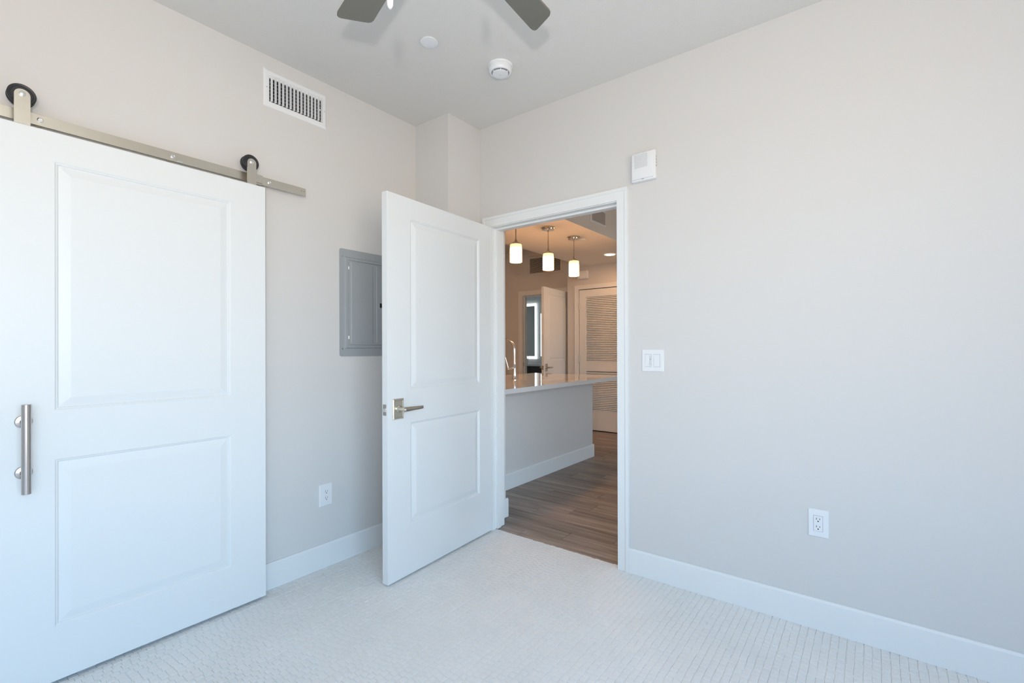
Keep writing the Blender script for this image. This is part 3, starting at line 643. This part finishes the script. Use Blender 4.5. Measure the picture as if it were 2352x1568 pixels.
# quartz worktop with a sink cut-out
CX0, CX1, CY0, CY1 = -3.50, -2.262, 2.723, 5.055
SX0, SX1, SY0, SY1 = -3.36, -2.955, 3.06, 3.80
wt = boxes('worktop', [((CX0, CY0, 0.876), (CX1, SY0, 0.914)), ((CX0, SY1, 0.876), (CX1, CY1, 0.914)), ((CX0, SY0, 0.876), (SX0, SY1, 0.914)), ((SX1, SY0, 0.876), (CX1, SY1, 0.914))], 'quartz')
tag(wt, 'polished white quartz worktop overhanging the kitchen island', 'worktop')
sk = thing('kitchen_sink', 'undermount steel sink set into the island worktop', 'sink', ((SX0+SX1)/2, (SY0+SY1)/2, 0.876))
hx, hy_ = (SX1-SX0)/2, (SY1-SY0)/2
bm = new_bm(); rr = []
for a_, b_, d in ((hx+0.01, hy_+0.01, -0.001), (hx, hy_, -0.001), (hx-0.005, hy_-0.005, -0.18), (hx-0.02, hy_-0.02, -0.20)):
    rr.append([bm.verts.new((sx*a_, sy*b_, d)) for sx, sy in ((-1,-1),(1,-1),(1,1),(-1,1))])
for A, B in zip(rr, rr[1:]):
    for i in range(4): bm.faces.new((A[i], A[(i+1) % 4], B[(i+1) % 4], B[i]))
bm.faces.new(rr[-1]); obj('basin', bm, 'satin', sk, smooth=False)
bm = new_bm(); add_lathe(bm, [(0, -0.1995), (0.045, -0.1995), (0.045, -0.197), (0.03, -0.199), (0, -0.199)], 24, 'z'); obj('drain', bm, 'chrome', sk)
# faucet
fc_ = thing('kitchen_faucet', 'tall polished chrome gooseneck faucet with side lever on the worktop', 'faucet', (-2.884, 3.80, 0.914), (0, 0, math.radians(8)))
bm = new_bm(); add_lathe(bm, [(0, 0), (0.029, 0), (0.029, 0.006), (0.026, 0.010), (0.0225, 0.05), (0.0195, 0.10), (0.019, 0.13), (0.0195, 0.135), (0.0195, 0.178), (0.0165, 0.182), (0, 0.182)], 32, 'z'); obj('base', bm, 'chrome', fc_)
R = 0.095; path = [(0, 0, 0.178), (0, 0, 0.24), (0, 0, 0.308)]
path += [(-R+R*math.cos(a_*PI/14), 0, 0.308+R*math.sin(a_*PI/14)) for a_ in range(1, 15)] + [(-2*R, 0, 0.27)]
bm = new_bm(); add_tube(bm, path, 0.0145, 20); obj('spout', bm, 'chrome', fc_)
bm = new_bm(); add_lathe(bm, [(0, 0.18), (0.015, 0.18), (0.0165, 0.20), (0.0165, 0.25), (0.0145, 0.275), (0, 0.275)], 24, 'z', (-2*R, 0, 0)); obj('spray_head', bm, 'chrome', fc_)
bm = new_bm(); add_tube(bm, [(-0.012, -0.012, 0.12), (-0.045, -0.04, 0.117)], 0.0125, 16); hd = obj('handle_hub', bm, 'chrome', fc_)
bm = new_bm(); add_tube(bm, [(-0.046, -0.041, 0.105), (-0.053, -0.047, 0.145), (-0.066, -0.058, 0.215), (-0.071, -0.062, 0.236)], [0.0075, 0.0085, 0.007, 0.006], 12); obj('lever', bm, 'chrome', hd)

# pendants
def pendant(y):
    t = thing('pendant_lamp', '', 'pendant lamp', (-2.637, y, 2.465), group='pendant lamps over the kitchen island')
    bm = new_bm(); add_lathe(bm, [(0, 0), (0.0725, 0), (0.0725, -0.012), (0.066, -0.016), (0.064, -0.026), (0.012, -0.028), (0.010, -0.045), (0, -0.045)], 40, 'z'); obj('canopy', bm, 'polnick', t)
    bm = new_bm(); add_lathe(bm, [(0, -0.040), (0.0055, -0.040), (0.0055, -0.14), (0.0068, -0.141), (0.0068, -0.150), (0.0055, -0.151), (0.0055, -0.215), (0.010, -0.219), (0.010, -0.235), (0, -0.235)], 16, 'z'); obj('rod', bm, 'polnick', t)
    bm = new_bm(); add_lathe(bm, [(0, -0.232), (0.013, -0.233), (0.018, -0.240), (0.033, -0.252), (0.036, -0.262), (0.036, -0.268), (0, -0.268)], 32, 'z'); obj('shade_holder', bm, 'polnick', t)
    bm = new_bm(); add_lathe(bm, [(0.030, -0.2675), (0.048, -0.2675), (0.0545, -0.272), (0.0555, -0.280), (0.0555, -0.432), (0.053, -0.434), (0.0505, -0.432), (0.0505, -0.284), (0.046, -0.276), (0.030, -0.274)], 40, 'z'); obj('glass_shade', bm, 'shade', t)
    return t
for y, lb in ((3.505, 'lit opal glass pendant lamp nearest the open bedroom door, over the sink'), (4.054, 'lit opal glass pendant lamp in the middle of the row of three'), (4.573, 'lit opal glass pendant lamp at the end of the row towards the louvered door')):
    pendant(y)['label'] = lb
# recessed downlight and ceiling speaker ring on the bulkhead
def downlight(x, y, z, label, power, group=None):
    t = thing('recessed_downlight', label, 'downlight', (x, y, z), group=group)
    bm = new_bm(); add_lathe(bm, [(0.062, 0), (0.092, 0), (0.090, -0.006), (0.070, -0.008), (0.064, -0.004)], 40, 'z'); obj('trim_ring', bm, 'trim', t)
    bm = new_bm(); add_lathe(bm, [(0, -0.003), (0.066, -0.003), (0.066, -0.006), (0, -0.010)], 40, 'z'); obj('lens', bm, 'lens', t)
    l = area_light('downlight_beam', (0, 0, -0.016), (0, 0, 0), 0.12, 0.12, power, (1.0, 0.54, 0.27), shape='DISK'); l.parent = t
downlight(-2.751, 5.706, 2.465, 'lit recessed downlight in the bulkhead near the louvered door', 4)
downlight(-4.6, 4.4, LCEIL, 'added unseen downlight in the kitchen ceiling, brightening the kitchen from behind the door', 7)  # out-of-view lamp, added to strengthen the warm kitchen light
dr = thing('ceiling_disc', 'small flat ceiling disc beside the last pendant canopy', 'sprinkler', (-2.628, 4.735, 2.465))
bm = new_bm(); add_lathe(bm, [(0, 0), (0.042, 0), (0.046, -0.006), (0.040, -0.009), (0, -0.010)], 32, 'z'); obj('cover_disc', bm, 'trim', dr)

# soffit supply grille on the bulkhead's right face (normal +X)
sg = thing('soffit_grille', 'grey supply grille on the side of the kitchen bulkhead', 'vent', (-2.343, 4.585, 2.645), (0, 0, PI/2))
register(sg, 0.178, 0.092, 0.150, 0.066, 0)
boxes('duct_box', [((-0.150, -0.0012, -0.066), (0.150, -0.0002, 0.066))], 'soffitgr', sg)
bm = new_bm(); add_box(bm, (-0.0008, -0.0125, -0.0655), (0.0008, -0.002, 0.0655)); vb = obj('vane', bm, 'grille', sg, smooth=False, loc=(-0.144, 0, 0), rot=(0, 0, math.radians(25)))
for i in range(1, 20): dup(vb, sg, (-0.144+0.01516*i, 0, 0), (0, 0, math.radians(25)))

# return air grille on the hall wall
rg = thing('return_grille', 'wide return air grille with horizontal louvers high above the bathroom door', 'vent', (-4.308, YD, 2.617))
register(rg, 0.345, 0.168, 0.300, 0.123, 0, 'grille')
boxes('duct_box', [((-0.300, -0.0012, -0.123), (0.300, -0.0002, 0.123))], 'duct', rg)
bm = new_bm(); add_box(bm, (-0.2995, -0.0085, -0.0009), (0.2995, 0.0085, 0.0009)); vb = obj('louver', bm, 'grille', rg, smooth=False, loc=(0, -0.0085, -0.114), rot=(math.radians(38), 0, 0))
for i in range(1, 15): dup(vb, rg, (0, -0.0085, -0.114+0.01629*i), (math.radians(38), 0, 0))

# second sounder on the closet wall
a2 = thing('alarm_sounder', 'small white alarm box above the louvered door', 'alarm', (-3.478, YC, 2.337))
bm = new_bm(); add_box(bm, (-0.085, -0.045, -0.060), (0.085, 0, 0.060), 0.005, 2); obj('housing', bm, 'plastic', a2)
bm = new_bm(); add_box(bm, (-0.078, -0.056, -0.053), (0.078, -0.040, 0.054), 0.005, 2); obj('front_cover', bm, 'plastic', a2)

# louvered closet door
ld = thing('door_3', 'tall louvered closet door with two banks of slats beyond the island', 'door', (-3.556, YC, 0.012), kind='structure')
LW, LH = 0.976, 2.100
boxes('stile', [((0, 0.002, 0), (0.110, 0.037, LH))], 'door', ld); boxes('stile', [((LW-0.110, 0.002, 0), (LW, 0.037, LH))], 'door', ld)
for z0_, z1_ in ((0, 0.283), (0.875, 1.013), (1.990, LH)): boxes('rail', [((0.110, 0.002, z0_), (LW-0.110, 0.037, z1_))], 'door', ld)
bm = new_bm(); add_box(bm, (0.1105, -0.0150, -0.0026), (LW-0.1105, 0.0150, 0.0026)); sl = obj('slat', bm, 'door', ld, smooth=False, loc=(0, 0.020, 0.283+0.0133), rot=(math.radians(43), 0, 0))
z = 0.283+0.0133+0.0265
while z < 0.872: dup(sl, ld, (0, 0.020, z), (math.radians(43), 0, 0)); z += 0.0265
z = 1.013+0.0133
while z < 1.987: dup(sl, ld, (0, 0.020, z), (math.radians(43), 0, 0)); z += 0.0265
for zz in (0.30, 1.06, 1.86):
    bm = new_bm(); add_lathe(bm, [(0, zz-0.048), (0.0075, zz-0.048), (0.0075, zz+0.048), (0, zz+0.048)], 12, 'z', (-0.004, -0.006, 0)); obj('hinge', bm, 'satin', ld)

# open bathroom door
d4 = thing('door_4', 'white two-panel bathroom door standing open beyond the island', 'door', (-3.836, 6.508, 0.010), (0, 0, math.radians(-90+6.5)), kind='structure')
panel_door(d4, 0.890, 2.105, 0.040, [(0.150, 0.740, 0.26, 0.80), (0.150, 0.740, 1.045, 2.015)])
lever_handle(d4, 0.825, 0.945, 0.040, -1, m='polnick', lever_len=0.13)
bm = new_bm(); add_box(bm, (0.8895, -0.032, 0.915), (0.8915, -0.008, 0.975)); obj('latch_plate', bm, 'satin', d4, smooth=False)
bm = new_bm(); add_box(bm, (DL-0.001, YD+0.012, 0.925), (DL+0.0015, YD+0.040, 0.99)); tag(obj('strike_plate', bm, 'polnick', smooth=False), 'small dark strike plate on the bathroom door jamb', 'strike plate')

# ================================================================== BATHROOM
BY = 9.0
tag(boxes('floor_bathroom', [((-7.6, YD+0.121, -0.06), (-3.6, BY, -0.004))], 'tile'), 'pale bathroom floor', 'floor', kind='structure')
tag(boxes('floor_threshold', [((DL, YD+0.01, -0.06), (DR, YD+0.121, -0.004))], 'tile'), 'pale threshold strip in the bathroom doorway', 'floor', kind='structure')
tag(boxes('ceiling_bathroom', [((-7.7, YD+0.12, 2.55), (-3.5, BY+0.1, 2.65))], 'ceil'), 'bathroom ceiling', 'ceiling', kind='structure')
tag(boxes('wall_bathroom_back', [((-7.7, BY, -0.06), (-3.5, BY+0.1, 2.55))], 'tile'), 'pale bathroom wall with the lit mirror', 'wall', kind='structure')
tag(boxes('wall_bathroom_near', [((-7.7, YD, -0.06), (-6.0, YD+0.12, 2.65))], 'tile'), 'pale bathroom wall beside its doorway', 'wall', kind='structure')
tag(boxes('wall_bathroom_left', [((-7.7, YD+0.12, -0.06), (-7.6, BY, 2.55))], 'tile'), 'pale bathroom side wall', 'wall', kind='structure')
tag(boxes('wall_bathroom_right', [((-3.6, YD+0.12, -0.06), (-3.5, BY, 2.55))], 'tile'), 'pale bathroom wall opposite the side wall', 'wall', kind='structure')
area_light('added_bathroom_light', (-5.6, 7.9, 2.53), (0, 0, 0), 0.5, 0.5, 2.2, (0.93, 0.98, 1.0))  # unseen lamp, added to light the bathroom; its body follows
bl_ = thing('added_bathroom_lamp', 'added unseen square ceiling lamp lighting the bathroom beyond the far doorway', 'ceiling lamp', (-5.6, 7.9, 2.55))
boxes('lamp_body', [((-0.27, -0.27, -0.012), (0.27, 0.27, 0))], 'trim', bl_)
mi = thing('lit_mirror', 'tall bathroom mirror with bright light strip border', 'mirror', (-6.47, BY, 1.63))
MW, MH = 0.30, 0.635
boxes('back_box', [((-MW+0.02, -0.03, -MH+0.02), (MW-0.02, 0, MH-0.02))], 'charcoal', mi)
boxes('mirror_glass', [((-MW+0.038, -0.036, -MH+0.055), (MW-0.038, -0.030, MH-0.055))], 'mirror', mi)
boxes('light_strip', [((-MW, -0.0355, -MH), (-MW+0.038, -0.030, MH)), ((MW-0.038, -0.0355, -MH), (MW, -0.030, MH)), ((-MW+0.038, -0.0355, -MH), (MW-0.038, -0.030, -MH+0.055)), ((-MW+0.038, -0.0355, MH-0.055), (MW-0.038, -0.030, MH))], 'led', mi)
bw = thing('window_3', 'narrow frosted bathroom window glowing with daylight', 'window', (-5.80, BY, 1.54), kind='structure')
boxes('window_frame', [((-0.30, -0.02, -0.53), (-0.26, 0, 0.53)), ((0.26, -0.02, -0.53), (0.30, 0, 0.53)), ((-0.26, -0.02, -0.53), (0.26, 0, -0.49)), ((-0.26, -0.02, 0.49), (0.26, 0, 0.53))], 'trim', bw)
boxes('pane', [((-0.26, -0.012, -0.49), (0.26, -0.006, 0.49))], 'frost', bw)
va = thing('bathroom_vanity', 'dark charcoal vanity with white top below the lit mirror', 'vanity', (-6.3, 8.72, 0))
boxes('cabinet', [((-0.95, -0.25, 0.05), (0.95, 0.279, 0.845))], 'charcoal', va)
boxes('countertop', [((-0.97, -0.275, 0.845), (0.97, 0.279, 0.885))], 'quartz', va)
boxes('backsplash', [((-0.97, 0.26, 0.885), (0.97, 0.279, 0.985))], 'quartz', va)
for k in range(3):
    boxes('cabinet_door', [((-0.93+0.625*k, -0.268, 0.08), (-0.93+0.625*k+0.61, -0.25, 0.825))], 'charcoal', va)
bf = thing('bathroom_faucet', 'small chrome faucet on the bathroom vanity', 'faucet', (-6.33, 8.86, 0.886))
bm = new_bm(); add_lathe(bm, [(0, 0), (0.022, 0), (0.018, 0.01), (0.015, 0.12), (0, 0.13)], 20, 'z'); obj('body', bm, 'chrome', bf)
bm = new_bm(); add_tube(bm, [(0, 0, 0.10), (0, -0.06, 0.12), (0, -0.13, 0.11)], 0.011, 12); obj('spout', bm, 'chrome', bf)
bm = new_bm(); add_tube(bm, [(0, 0, 0.125), (0, 0.02, 0.15), (0, 0.0, 0.165)], 0.007, 10); obj('lever', bm, 'chrome', bf)
